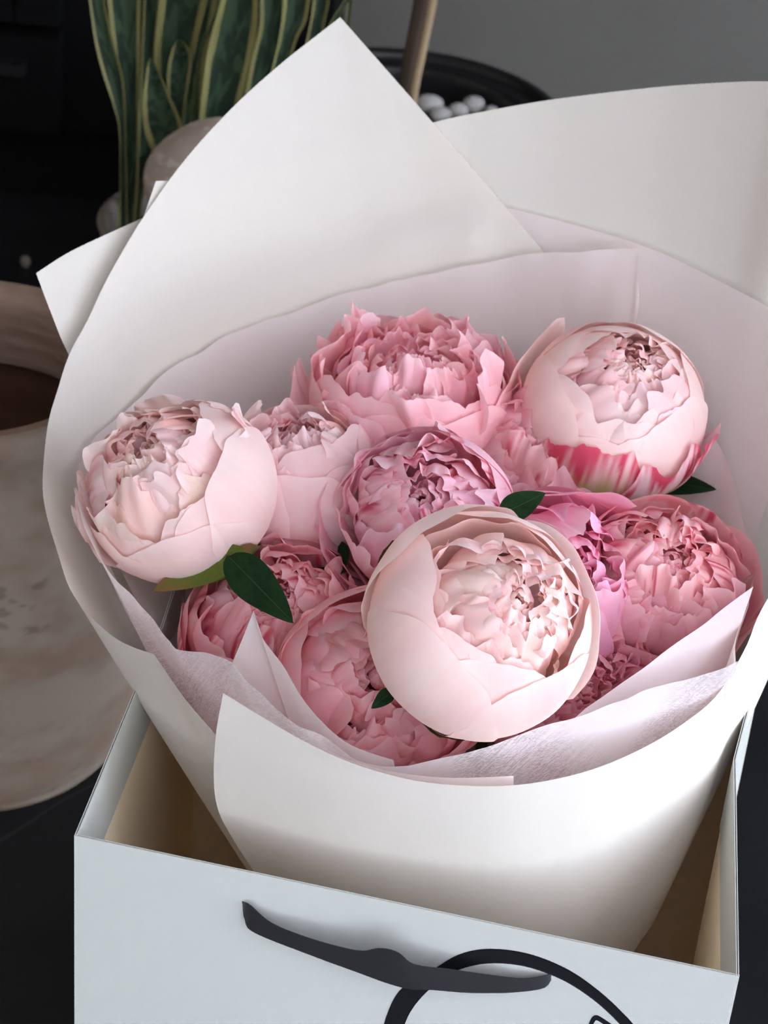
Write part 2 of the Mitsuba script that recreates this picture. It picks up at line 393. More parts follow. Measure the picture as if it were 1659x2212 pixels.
def panel(grid_fn, nu, nv, thick, key, bsdf_out, bsdf_in=None):
    """A thin panel as a closed slab: grid_fn(u, v) -> (outer point, outward unit normal)."""
    u, w = np.meshgrid(np.linspace(0, 1, nu), np.linspace(0, 1, nv), indexing='ij')
    P, N = grid_fn(u, w)
    return P, N


def slab(P, N, thick):
    n, m = P.shape[:2]
    a, b = P.reshape(-1, 3), (P - N * thick).reshape(-1, 3)
    f = grid_faces(n, m)
    k = n * m
    edge = [(i * m, (i + 1) * m) for i in range(n - 1)] + [((n - 1) * m + j, (n - 1) * m + j + 1) for j in range(m - 1)] + \
           [((i + 1) * m + m - 1, i * m + m - 1) for i in range(n - 1)] + [(j + 1, j) for j in range(m - 1)]
    e = np.array(edge)
    side = np.vstack([np.stack([e[:, 0], e[:, 1], e[:, 1] + k], 1), np.stack([e[:, 0], e[:, 1] + k, e[:, 0] + k], 1)])
    return trimesh.Trimesh(np.vstack([a, b]), np.vstack([f, f[:, ::-1] + k, side]), process=False)


def bag_wall(pts, bow=0.0, nu=24, nv=24, z0=0.0, z1=ZT, inset=0.0):
    """A wall through two plan points (bag x, y), bowed outwards by bow at mid height."""
    (xa, ya), (xb, yb) = pts
    u, w = np.meshgrid(np.linspace(0, 1, nu), np.linspace(0, 1, nv), indexing='ij')
    out = unit([yb - ya, -(xb - xa)])
    x, y = xa + (xb - xa) * u, ya + (yb - ya) * u
    z = z0 + (z1 - z0) * w
    b = bow * np.sin(np.pi * u) * np.sin(np.pi * (z / ZT) ** 1.0) - inset
    x, y = x + out[0] * b, y + out[1] * b
    P = FL + ex * x[..., None] + ey * y[..., None] + np.array([0, 0, 1.0]) * (z - ZT)[..., None]
    N = np.broadcast_to(ex * out[0] + ey * out[1], P.shape)
    return P, N




def plan(px, py):
    d = atz(px, py, ZT) - FL
    return float(d @ ex), float(d @ ey)


RM, RQ, LQ = plan(1590, 1640), plan(1659, 1372), plan(347, 1352)
DEP = .30
RB = (RM[0] + (RQ[0] - RM[0]) * (DEP - RM[1]) / (RQ[1] - RM[1]), DEP)
LB = (LQ[0] * DEP / LQ[1] - .006, DEP)
corners = [((0, 0), (W, 0), 'front_panel', .004), ((W, 0), RM, 'side_panel', 0), (RM, RB, 'side_panel', 0),
           (RB, LB, 'back_panel', 0), (LB, LQ, 'side_panel', 0), (LQ, (0, 0), 'side_panel', 0)]
for a, b, nm, bow in corners:
    P, N = bag_wall((a, b), bow)
    add(f'{bag}__{nm}', slab(P, N, .0005), 'mat_bag_white', smooth=30)
    P, N = bag_wall((a, b), bow, z1=ZT - .03, inset=.0006)
    add(f'{bag}__{nm}_lining', slab(P, N, .0002), 'mat_bag_inside', smooth=30)
    P, N = bag_wall((a, b), bow, nv=4, z0=ZT - .045, z1=ZT, inset=.0009)
    add(f'{bag}__turned_hem', slab(P, N, .0005), 'mat_bag_white', smooth=30)
ring6 = [(.001, .001), (W - .001, .001), (RM[0] - .001, RM[1]), (RB[0] - .001, RB[1] - .001), (LB[0] + .001, LB[1] - .001), (LQ[0] + .001, LQ[1])]
fl = np.array([bagp(x, y, .002) for x, y in ring6])
sides6 = [[k, (k + 1) % 6, (k + 1) % 6 + 6] for k in range(6)] + [[k, (k + 1) % 6 + 6, k + 6] for k in range(6)]
add(bag + '__base', trimesh.Trimesh(np.vstack([fl, fl + [0, 0, .002]]), sides6 + [[0, k + 1, k] for k in range(1, 5)] + [[6, k + 6, k + 7] for k in range(1, 5)], process=False), 'mat_bag_inside')


def bag_front(px, py, off=0.0):
    """The pixel's point on the bag's front panel."""
    d = ray(px, py)
    n = np.array([ex[1], -ex[0], 0])
    q = EYE + d * (((FL - EYE) @ n) / (d @ n))
    x, z = (q - FL) @ ex, q[2]
    b = .004 * math.sin(math.pi * np.clip(x / W, 0, 1)) * math.sin(math.pi * np.clip(z / ZT, 0, 1))
    return q + n * (b + off)


def strip(a, b, key, bsdf, thick=.0003):
    a, b = np.asarray(a), np.asarray(b)
    w = np.linspace(0, 1, 9)[None, :, None]
    P = a[:, None] * (1 - w) + b[:, None] * w
    n = np.array([ex[1], -ex[0], 0])
    t = np.gradient(P, axis=0)
    s = np.gradient(P, axis=1)
    N = np.cross(t, s)
    N /= np.linalg.norm(N, axis=-1, keepdims=True) + 1e-12
    N = np.where((N @ n)[..., None] < 0, -N, N)
    return slab(P, N, thick)


# ribbon: top and bottom edge, pixel and distance in front of the panel
rt = [(523, 1946, .000), (545, 1941, .004), (600, 1965, .009), (690, 1986, .013), (790, 2001, .016), (840, 1987, .019), (880, 1996, .019), (912, 2030, .016), (990, 2054, .012), (1060, 2074, .009), (1130, 2092, .006), (1178, 2097, .003), (1194, 2103, -.001)]
rb = [(524, 1950, .000), (533, 1975, .003), (560, 1991, .007), (690, 2031, .010), (790, 2060, .012), (850, 2078, .013), (900, 2091, .013), (945, 2096, .012), (1010, 2108, .010), (1060, 2116, .008), (1120, 2121, .006), (1178, 2122, .003), (1194, 2112, -.001)]
top = curve([bag_front(*q) for q in rt], 80)
bot = curve([bag_front(*q) for q in rb], 80)
st = strip(top, bot, '', '')
add(bag + '__ribbon_handle', st, 'mat_ribbon', smooth=40, label='black satin ribbon handle')
# the printed ring, thick on the left and thin on the right
ro = [(826, 2290), (829, 2225), (838, 2185), (860, 2140), (895, 2110), (940, 2088), (985, 2062), (1035, 2049), (1095, 2050), (1160, 2064), (1230, 2094), (1290, 2135), (1340, 2180), (1378, 2225), (1400, 2290), (1395, 2365), (1360, 2445), (1290, 2515), (1190, 2555), (1080, 2560), (980, 2535), (900, 2475), (845, 2390), (826, 2290)]
ri = [(868, 2290), (872, 2225), (885, 2185), (910, 2150), (945, 2118), (975, 2098), (1010, 2085), (1050, 2078), (1100, 2079), (1155, 2090), (1220, 2116), (1278, 2153), (1326, 2195), (1356, 2232), (1378, 2290), (1370, 2362), (1337, 2432), (1272, 2492), (1182, 2524), (1085, 2526), (1000, 2500), (935, 2448), (888, 2380), (868, 2290)]
add(bag + '__printed_ring', strip(curve([bag_front(*q, .0004) for q in ro], 180), curve([bag_front(*q, .0004) for q in ri], 180), '', ''), 'mat_print', smooth=True, label='black printed ring of uneven stroke')
po = [(1255, 2250), (1270, 2215), (1279, 2195), (1287, 2190), (1297, 2193), (1325, 2212), (1360, 2240)]
pi_ = [(1264, 2252), (1278, 2218), (1286, 2202), (1290, 2200), (1296, 2203), (1318, 2218), (1352, 2247)]
add(bag + '__printed_mark', strip(curve([bag_front(*q, .0004) for q in po], 40), curve([bag_front(*q, .0004) for q in pi_], 40), '', ''), 'mat_print', smooth=True)

# ------------------------------------------------------------------ clay jar on the left
jx, jy = aty(-60, 1450, 1.30)[:2]
jar = 'clay_jar'
tag(jar, 'big whitewashed clay jar with a wide open mouth, left of the shopping bag', 'jar')
JH = .300
prof = [(.0, .0), (.104, .0), (.112, .005), (.117, .02), (.121, .06), (.124, .11), (.124, .16), (.121, .21), (.117, .24), (.1135, .258), (.1125, .268), (.114, .276), (.1155, .286), (.1145, JH - .006), (.111, JH - .001), (.106, JH)]
add(jar + '__body', lathe(curve(prof, 120), jx, jy, 140, .004, 4), 'mat_jar', smooth=True)
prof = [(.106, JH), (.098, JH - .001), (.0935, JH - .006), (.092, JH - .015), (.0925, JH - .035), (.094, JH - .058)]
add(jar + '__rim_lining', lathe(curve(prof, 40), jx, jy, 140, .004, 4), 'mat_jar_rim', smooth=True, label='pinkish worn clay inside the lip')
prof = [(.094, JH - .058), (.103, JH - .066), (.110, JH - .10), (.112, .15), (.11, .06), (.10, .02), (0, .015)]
add(jar + '__inner_wall', lathe(curve(prof, 80), jx, jy, 140, .004, 4), 'mat_clay_shaded', smooth=True, label='brown unglazed inside, with the shadow of the lip painted into its dark colour')

# ------------------------------------------------------------------ snake plant, its pot and the stone
pot = 'plant_pot'
pc = aty(445, 480, 1.72)
tag(pot, 'pale round pot of the snake plant, mostly hidden behind the white paper', 'pot')
pr = .088
add(pot + '__body', lathe(curve([(0, 0), (.06, 0), (.07, .01), (.085, .1), (pr, pc[2] - .01), (pr + .003, pc[2]), (pr - .003, pc[2] + .003), (pr - .008, pc[2] - .002), (pr - .009, pc[2] - .03)], 60), pc[0], pc[1], 80), 'mat_pale_pot', smooth=True)
add(pot + '__soil', lathe([(pr - .008, pc[2] - .025), (.03, pc[2] - .012), (0, pc[2] - .012)], pc[0], pc[1], 60, .004, 2), 'mat_soil', smooth=True)
sc_ = aty(478, 395, 1.655)
m = trimesh.creation.icosphere(4, 1.0)
vv = m.vertices * [.062, .045, .052]
vv = vv * (1 + .10 * (meshkit.fbm(m.vertices * 1.3 + 5, 2, 3) - .5)[:, None])
add('grey_stone', (vv + sc_, m.faces), 'mat_rock', smooth=True, label='large smooth mottled grey stone lying in front of the snake plant leaves', category='stone')

plant = 'snake_plant'
tag(plant, 'snake plant with upright dark green leaves edged in yellow, behind the white paper', 'plant')


def snake(pl, pr_, y, bend=0.0, fold=.18):
    """A thick leaf between its left and right edge (pixels, bottom to top) at distance y."""
    if pl[-1][1] < 0:  # the blade goes on above the frame to its pointed tip
        (x0, y0), (x1, y1) = pl[-1], pr_[-1]
        w, lean, far = x1 - x0, (x0 - pl[-2][0]) / (pl[-2][1] - y0), 480 + 37 * (int(x0) % 9)
        m0 = (x0 + x1) / 2 + lean * far * .5
        pl = pl + [(m0 - w * .48, y0 - far * .55), (m0 - w * .2, y0 - far * .88), (m0 + lean * far * .2, y0 - far)]
        pr_ = pr_ + [(m0 + w * .48, y1 - far * .55), (m0 + w * .2, y1 - far * .88), (m0 + lean * far * .2 + 1, y1 - far)]
    a, b = curve([aty(*q, y) for q in pl], 70), curve([aty(*q, y) for q in pr_], 70)
    n, k = 70, 15
    s = np.linspace(0, 1, k)
    w = np.linalg.norm(b - a, axis=1)[:, None]
    t = np.linspace(0, 1, n)[:, None]
    mid = a[:, None] * (1 - s[None, :, None]) + b[:, None] * s[None, :, None]
    off = fold * w * (1 - (2 * s[None] - 1) ** 2) + bend * t ** 2
    front = mid + np.stack([0 * off, off, 0 * off], -1)
    th = .0035 * np.sqrt(np.maximum(0, 1 - (2 * s - 1) ** 2))[None] * np.minimum(1, w / .02)
    back = front + np.stack([0 * off, th, 0 * off], -1)
    u = np.broadcast_to(s[None], (n, k))
    tt = np.broadcast_to(t, (n, k)) * 1.0
    uv = np.stack([u, tt], -1).reshape(-1, 2)
    f1, f2 = grid_faces(n, k), grid_faces(n, k)[:, ::-1] + n * k
    return (np.vstack([front.reshape(-1, 3), back.reshape(-1, 3)]), np.vstack([f1, f2])), np.vstack([uv, uv])


SL = [
    ([(258, 500), (258, 300), (245, 230), (222, 160), (205, 90), (192, 0), (180, -90)], [(276, 500), (272, 300), (268, 180), (248, 100), (236, 50), (226, 0), (220, -90)], 1.70),
    ([(250, 500), (262, 370), (262, 240), (248, 130), (232, 0), (226, -80)], [(292, 500), (300, 370), (300, 240), (302, 120), (304, 0), (306, -80)], 1.715),
    ([(340, 330), (340, 220), (334, 110), (345, 0), (352, -80)], [(392, 330), (400, 220), (424, 100), (448, 0), (464, -80)], 1.74),
    ([(352, 380), (332, 335), (313, 285), (308, 230), (317, 150), (325, 124)], [(405, 380), (398, 285), (382, 240), (362, 195), (340, 145), (326, 124)], 1.69),
    ([(372, 300), (362, 200), (362, 150), (372, 105), (386, 84)], [(395, 300), (402, 220), (414, 140), (408, 105), (388, 84)], 1.73),
    ([(428, 300), (431, 260), (437, 200), (447, 120), (458, 70), (477, 0), (490, -70)], [(505, 300), (514, 250), (530, 185), (548, 110), (556, 50), (557, 0), (556, -70)], 1.71),
    ([(520, 260), (540, 150), (560, 60), (562, 0), (562, -70)], [(570, 260), (600, 150), (615, 60), (616, 0), (616, -70)], 1.78),
    ([(560, 250), (592, 130), (606, 60), (612, 0), (612, -70)], [(600, 250), (637, 100), (660, 50), (670, 0), (676, -70)], 1.72),
    ([(640, 180), (668, 60), (676, 0), (678, -60)], [(680, 180), (700, 60), (712, 0), (716, -60)], 1.8),
    ([(690, 90), (722, 35), (744, 0), (760, -40)], [(705, 90), (733, 37), (756, 0), (776, -40)], 1.76),
    ([(740, 90), (748, 40), (752, 0), (756, -40)], [(752, 90), (757, 40), (762, 0), (768, -40)], 1.79),
    ([(405, 320), (412, 250), (430, 120), (450, 60), (470, 10), (480, -30)], [(420, 320), (420, 250), (437, 120), (460, 60), (481, 10), (490, -30)], 1.73),
    ([(372, 330), (372, 200), (380, 100), (385, 0), (388, -60)], [(440, 330), (440, 200), (450, 100), (470, 0), (480, -60)], 1.80),
    ([(290, 420), (300, 250), (306, 100), (310, 0), (312, -60)], [(340, 420), (332, 250), (336, 100), (346, 0), (352, -60)], 1.80),
    ([(262, 500), (268, 420), (290, 350)], [(300, 500), (312, 420), (338, 330)], 1.74),
]
for a, b, y in SL:
    m, uv = snake(a, b, y)
    add(plant + '__leaf', m, 'mat_snake_leaf', smooth=True, uv=uv)

# ------------------------------------------------------------------ black pot with pebbles and stems
bp = aty(862, 240, 1.97)
bpot = 'black_pot'
tag(bpot, 'wide black round pot with a ridged rim in front of the grey wall', 'pot')
br, bz = .158, bp[2]
add(bpot + '__body', lathe(curve([(0, 0), (.11, 0), (.12, .01), (.14, bz * .6), (br - .012, bz - .03), (br - .004, bz - .028), (br + .001, bz - .015), (br, bz - .002), (br - .004, bz + .001), (br - .010, bz - .001), (br - .013, bz - .007), (br - .02, bz - .009), (br - .026, bz - .008), (br - .030, bz - .016), (br - .034, bz - .05)], 140), bp[0], bp[1], 120), 'mat_black_pot', smooth=True)
add(bpot + '__soil', lathe([(br - .03, bz - .04), (.05, bz - .036), (0, bz - .036)], bp[0], bp[1], 60, .004, 2), 'mat_soil', smooth=True)
rng = np.random.default_rng(5)
ico = trimesh.creation.icosphere(3, 1.0)
pebs = [(928, 226, 31, 22, 'wide pale pebble nearest the stems in the black pot'), (952, 248, 24, 18, 'pale pebble at the front of the black pot by the paper'), (990, 240, 22, 18, 'pale pebble in the middle of the black pot, between two others'),
        (1024, 226, 24, 20, 'rounded white pebble, highest on the right in the black pot'), (1062, 240, 15, 12, 'small white pebble at the right end of the pebbles'), (880, 262, 26, 20, 'pale pebble mostly behind the tip of the paper'),
        (1010, 268, 26, 20, 'pale pebble low behind the paper edge')]
for i, (px, py, a, b, lb) in enumerate(pebs):
    d = ray(px, py)
    q = EYE + d * ((bz - .022 - CAM_H) / d[2])
    s = np.linalg.norm(q - EYE) / FPX
    vv = ico.vertices * [a * s, a * s * 0.9, b * s * 0.95] * (1 + .12 * (meshkit.fbm(ico.vertices * 1.2 + i * 9, 2, i) - .5)[:, None])
    add('pebble', (vv + q, ico.faces), 'mat_pebble', smooth=True, label=lb, category='pebble', group='white pebbles in the black pot')
q = aty(876, 200, 1.95)
add('tree_trunk', tube(curve([q - [0, 0, .08], q, aty(893, 100, 1.95), aty(912, 0, 1.95), aty(925, -120, 1.95), aty(975, -800, 1.96), aty(1010, -1700, 1.95)], 60), .0075, 14), 'mat_bark', smooth=True, label='dark brown woody stem rising from the black pot', category='trunk')
q = aty(893, 205, 1.93)
add('support_cane', tube(curve([q - [0, 0, .06], q, aty(914, 100, 1.93), aty(934, 0, 1.93), aty(948, -120, 1.93), aty(1020, -850, 1.94)], 50), .0042, 12), 'mat_cane', smooth=True, label='thin tan cane beside the dark stem in the black pot', category='cane')
q = atz(55, 565, 0.006)
add('white_pebble', (ico.vertices * [.005, .005, .0065] + q, ico.faces), 'mat_pale_pot', smooth=True, label='tiny white pebble on the black floor in front of the cabinet', category='pebble')

#FLOWERS
# ------------------------------------------------------------------ peonies
def n1(x, seed):
    return meshkit.fbm(np.stack([np.asarray(x, float), np.full(np.shape(x), seed * 3.7), np.zeros(np.shape(x))], -1), 3, int(seed) % 97)


def petal(fr, R, ph, a1, hw, rho=1.0, shift=0.0, a0=6.0, q=1.0, ruf=.02, notch=.06, curl=0.0, skew=0.0, nu=19, nt=23, seed=0, cup=0.0, base_w=.35, round_=.30, side=0.0, roll=0.0, rollw=.25):
    """One petal: a fan on a cup of radius rho*R whose centre is raised by shift*R along the flower's axis; ph azimuth, a1 polar angle of the tip, hw half width (degrees).
    Returns vertices (nt*nu), faces and (u, t)."""
    c, e1, e2, ax_ = fr
    u, t = np.meshgrid(np.linspace(-1, 1, nu), np.linspace(0, 1, nt))
    edge = n1(u[0] * 1.9 + 9, seed) - .5
    fine = n1(u[0] * 4.6 + 3, seed + 5) - .5
    tm = 1 - round_ * np.abs(u[0]) ** 3.4 + notch * (edge * 1.8 + fine * 1.0)
    tt = t * tm[None]
    al = np.radians(a0 + (a1 - a0) * tt)
    w = np.radians(hw) * (base_w + (1 - base_w) * np.sin(np.pi / 2 * np.minimum(1, t / .62)) ** 1.2)
    s = u * w + np.radians(side) * t * t
    p0 = np.radians(ph)
    h = math.cos(p0) * e1 + math.sin(p0) * e2
    k = -math.sin(p0) * e1 + math.cos(p0) * e2
    m = -np.cos(al)[..., None] * ax_ + np.sin(al)[..., None] * h
    d = np.cos(s)[..., None] * m + np.sin(s)[..., None] * k
    q3 = np.stack([u * 1.7 + seed * 1.3, tt * 2.2, np.full_like(u, seed * .7)], -1)
    lump = meshkit.fbm(q3, 2, int(seed) % 89) - .5
    wave = np.sin(u * (4.5 + 3 * ((seed * .37) % 1)) + seed) * .6 + np.sin(u * 11 + seed * 2.1) * .4
    rad = rho * (1 + skew * u + curl * t ** 5 + cup * u * u + ruf * (wave * t ** 3 + 1.6 * lump * (.35 + t)))
    P = d * rad[..., None]
    # flatten or stretch along the axis
    z = P @ ax_
    P = P + (z * (q - 1))[..., None] * ax_ + ax_ * shift
    if roll:
        # the last part of the petal rolls outwards
        g = np.clip((t - (1 - rollw)) / rollw, 0, 1)
        out = unit(h) * 1.0
        P = P + (out * roll + ax_ * (-roll * .6)) * (g ** 2)[..., None]
    return (c + R * P).reshape(-1, 3), grid_faces(nt, nu), np.stack([u.ravel(), t.ravel()], 1)


def petal_color(ut, base, seed, streak=0.0, green=0.0, pale=.25, flush=0.0, tipc=0.0):
    """Pigment of one petal: fine veins along it, a paler rim, crimson flecks where streak > 0, a green base where green > 0."""
    u, t = ut[:, 0], ut[:, 1]
    base = np.asarray(base, float)
    z = np.full_like(u, seed * 1.9)
    v = meshkit.fbm(np.stack([u * 16, t * 1.6, z], -1), 3, 7) - .5
    b = meshkit.fbm(np.stack([u * 2.1, t * 2.4, z], -1), 2, 8) - .5
    c = base[None] * np.ones((len(u), 1))
    deep = np.array([.80, .36, .42])
    k = np.clip(.10 + .25 * v + .45 * b + flush, 0, .8)[:, None]
    c = c * (1 - k) + (c * deep / deep.max() * 1.12) * k
    rim_ = np.clip((np.maximum(t, np.abs(u) * .97) - .9) / .1, 0, 1)[:, None] * pale
    c = c * (1 - rim_) + np.array([.95, .88, .87]) * rim_
    if green:
        g = np.clip((green - t + .25 * v) / .18, 0, 1)[:, None]
        c = c * (1 - g) + np.array([.66, .68, .32]) * g
    if tipc:  # crimson flame at the petal's end
        s = meshkit.fbm(np.stack([u * 5, t * 2.0, z + 5], -1), 3, 21) - .5
        f = meshkit.fbm(np.stack([u * 24, t * 2.5, z + 6], -1), 2, 22) - .5
        k = np.clip((t - (1 - tipc) + .55 * s + .35 * f) / .16, 0, 1)[:, None] * .92
        c = c * (1 - k) + np.array([.70, .055, .13]) * k
    if streak:
        s = meshkit.fbm(np.stack([u * 4, t * 2.6, z + 31], -1), 2, 12)
        f = meshkit.fbm(np.stack([u * 18, t * 4.5, z + 11], -1), 2, 13)
        k = np.clip((s * .62 + f * .38 - (.66 - .22 * streak)) / .10, 0, 1)[:, None] * .9
        c = c * (1 - k) + np.array([.62, .045, .11]) * k
    return np.clip(c, 0, .96)


def frame(px, py, z=None, y=None, axis=(0, .5, .9)):
    c = atz(px, py, z) if z is not None else aty(px, py, y)
    to = unit(EYE - c)
    r_ = unit(CR - (CR @ to) * to)
    up = np.cross(to, r_)
    a = unit(axis[0] * r_ + axis[1] * up + axis[2] * to)
    e1 = unit(r_ - (r_ @ a) * a)
    return (c, e1, np.cross(a, e1), a)


def put_petal(key, fr, R, col, seed, name='petal', streak=0.0, green=0.0, pale=.25, flush=0.0, tipc=0.0, mat='mat_petal', label=None, **kw):
    v, f, ut = petal(fr, R, seed=seed, **kw)
    add(f'{key}__{name}', (v, f), mat, smooth=True, color=petal_color(ut, col, seed, streak, green, pale, flush, tipc), label=label)


def crown(key, fr, R, col, seed, layers, q=1.0, streak=0.0):
    """Inner petals: layers of (count, rho, shift, tip angle, half width, ruffle, [azimuth range])."""
    rng = random.Random(seed)
    s = seed * 100
    for L in layers:
        n, rho, sh, a1, hw, ruf = L[:6]
        lo, hi = L[6] if len(L) > 6 else (0, 360)
        off = rng.uniform(0, 360 / n)
        for i in range(n):
            s += 1
            ph = lo + (hi - lo) * (i + rng.uniform(-.3, .3)) / n + (off if len(L) <= 6 else 0)
            c = np.array(col) * (1 + rng.uniform(-.05, .04)) * [1, 1 + rng.uniform(-.04, .04), 1 + rng.uniform(-.04, .05)]
            put_petal(key, fr, R, np.clip(c, 0, .95), s, ph=ph, a1=a1 + rng.uniform(-14, 12), hw=hw * rng.uniform(.65, 1.35), rho=rho * rng.uniform(.92, 1.08), shift=sh + rng.uniform(-.04, .04), a0=35,
                      q=q, ruf=ruf * rng.uniform(.7, 1.5), notch=rng.uniform(.08, .22), curl=rng.uniform(-.16, .16), skew=rng.uniform(-.14, .14), cup=rng.uniform(-.16, .08), nu=31, nt=17, base_w=.4, round_=rng.uniform(.18, .34),
                      side=rng.uniform(-14, 14), streak=(streak if rng.random() < .35 else 0), pale=.3, flush=rng.uniform(-.05, .12))


UPRIGHT = [(13, .90, .03, 112, 25, .06), (12, .80, .07, 118, 25, .08), (11, .68, .12, 123, 25, .10), (10, .55, .18, 127, 27, .12), (9, .42, .24, 131, 29, .15), (7, .28, .30, 136, 36, .17), (5, .15, .36, 142, 52, .18), (4, .08, .42, 158, 70, .2)]
LAYERS = [(8, .88, .05, 128, 36, .05), (9, .79, .11, 136, 34, .07), (9, .68, .20, 143, 34, .10), (9, .56, .31, 146, 34, .13), (8, .44, .41, 148, 36, .16), (7, .31, .49, 148, 44, .19), (5, .20, .53, 150, 60, .2), (5, .11, .57, 164, 75, .2)]
BALL = [(8, .90, .03, 138, 30, .04), (10, .80, .08, 142, 26, .06), (11, .68, .16, 146, 25, .08), (10, .55, .27, 148, 27, .10), (9, .42, .38, 150, 30, .12), (7, .28, .48, 152, 36, .14), (5, .17, .54, 154, 55, .15), (5, .10, .57, 166, 75, .2)]


def sepals(key, fr, R, n=3, seed=0, q=1.0, ph0=0, a1=55, hw=24):
    for i in range(n):
        v, f, ut = petal(fr, R, ph0 + i * 360 / n, a1, hw, rho=1.035, a0=2, q=q, ruf=.02, notch=.03, seed=seed + i, nu=11, nt=13, round_=.5)
        k = np.clip((ut[:, 1] - .75) / .25 + (meshkit.fbm(np.stack([ut[:, 0] * 5, ut[:, 1] * 3, 0 * ut[:, 0] + seed], -1), 2, 3) - .5) * .8, 0, 1)[:, None] * .6
        add(f'{key}__sepal', (v, f), 'mat_sepal', smooth=True, color=np.array([.16, .20, .045]) * (1 - k) + np.array([.26, .06, .07]) * k, label='green sepal')


def stem(key, fr, R, q=1.0, foot=None, rad=.0032):
    c, _, _, a = fr
    b = c - a * R * q * .98
    cb, _ = axis_at(.12)
    e = np.array([cb[0] + (b[0] - cb[0]) * .12, cb[1] + (b[1] - cb[1]) * .12, .12]) if foot is None else np.asarray(foot)
    add(f'{key}__stem', tube(curve([b + a * R * .06, b, b - a * R * .35, (b - a * .05 + e) / 2 + [0, 0, -.005], e], 26), rad, 10), 'mat_stem', smooth=True, label='green stem')


def peony(key, label, fr, R, col, seed, guards, layers, q=1.0, streak=0.0, sep=3, sep_ph=0, inner=None, pale=.2, coff=(0, 0), cs=1.0, sep_a1=82):
    tag(key, label, 'peony', 'pink peonies in the white cone')
    for i, g in enumerate(guards):
        g = dict(g)
        s = seed * 10 + i + .37
        c = np.array(g.pop('col', col))
        put_petal(key, fr, R, c, s, **{**dict(hw=44, rho=1.0, a0=4, q=q, ruf=.014, notch=.028, nu=33, nt=31, pale=pale), **g})
    cf = (fr[0] + R * (coff[0] * fr[1] + coff[1] * fr[2]),) + fr[1:]
    layers = [(L[0], L[1] * cs, L[2] + (1 - cs) * .25) + tuple(L[3:]) for L in layers]
    crown(key, cf, R, inner if inner is not None else col, seed, layers, q, streak)
    if sep:
        sepals(key, fr, R, sep, seed, q, sep_ph, sep_a1, 17)
    stem(key, fr, R, q)


def ring(n, a1, hw, rho, ph0=0, seed=0, **kw):
    r = random.Random(seed)
    return [dict(ph=ph0 + 360 * i / n + r.uniform(-9, 9), a1=a1 + r.uniform(-8, 8), hw=hw * r.uniform(.9, 1.12), rho=rho * r.uniform(.98, 1.02), skew=.05, **kw) for i in range(n)]


PALE, ROSE, MAUVE, SALMON = (.96, .81, .75), (.95, .60, .625), (.93, .62, .69), (.965, .56, .575)

# the big pale one in front
fr = frame(1035, 1345, z=.43, axis=(.30, .24, .92))
peony('peony', 'largest palest peony, wide open at the front centre of the bouquet, facing up', fr, .0545, PALE, 1, [
    dict(ph=228, a1=140, hw=50, rho=1.0, skew=.03), dict(ph=302, a1=136, hw=46, rho=1.0, skew=-.02), dict(ph=268, a1=146, hw=48, rho=.965),
    dict(ph=178, a1=139, hw=52, rho=.965, curl=-.06), dict(ph=122, a1=122, hw=54, rho=1.015, curl=.03, notch=.05), dict(ph=80, a1=126, hw=44, rho=.97, curl=.02),
    dict(ph=15, a1=122, hw=50, rho=1.02, curl=.05, notch=.03), dict(ph=338, a1=132, hw=40, rho=.985), dict(ph=50, a1=128, hw=40, rho=.95), dict(ph=205, a1=140, hw=40, rho=.94), dict(ph=240, a1=150, hw=40, rho=.93)], LAYERS, q=.86, sep_ph=20, coff=(.14, .04), cs=.86, inner=(.965, .81, .74))
# left pale one
fr = frame(392, 1060, z=.405, axis=(-.42, .62, .68))
peony('peony_001', 'pale peony furthest left, its frilly middle turned to the upper left', fr, .0515, PALE, 2, [
    dict(ph=338, a1=132, hw=48, rho=1.0), dict(ph=272, a1=112, hw=52, rho=1.0), dict(ph=18, a1=142, hw=44, rho=.97), dict(ph=215, a1=106, hw=44, rho=.99, notch=.06), dict(ph=305, a1=126, hw=40, rho=.965, streak=.1),
    dict(ph=240, a1=116, hw=36, rho=.95, notch=.07), dict(ph=290, a1=124, hw=34, rho=.94, notch=.07),
    dict(ph=75, a1=116, hw=34, rho=.96, curl=.03, notch=.12, round_=.2), dict(ph=110, a1=114, hw=30, rho=.98, curl=.04, notch=.14, round_=.2), dict(ph=150, a1=110, hw=30, rho=.97, curl=.08, notch=.14, round_=.2),
    dict(ph=172, a1=104, hw=20, rho=1.0, curl=.14, notch=.16, round_=.2), dict(ph=188, a1=110, hw=22, rho=1.0, curl=.10, notch=.15, round_=.2), dict(ph=98, a1=126, hw=16, rho=1.02, curl=.05, notch=.12), dict(ph=45, a1=128, hw=22, rho=.98, notch=.14, round_=.2), dict(ph=130, a1=122, hw=20, rho=.93, curl=.08, notch=.15)],
    LAYERS, q=.88, sep_ph=300, streak=.3, coff=(-.05, .04), cs=1.0, inner=(.965, .80, .73))
# second, behind it
fr = frame(650, 1050, z=.388, axis=(-.05, .85, .5))
peony('peony_002', 'pale egg-shaped peony half hidden behind the leftmost peony', fr, .0445, (.955, .75, .73), 3, ring(7, 132, 44, 1.0, 10, 3) + ring(6, 140, 42, .95, 40, 4), BALL, q=1.12, streak=.3)
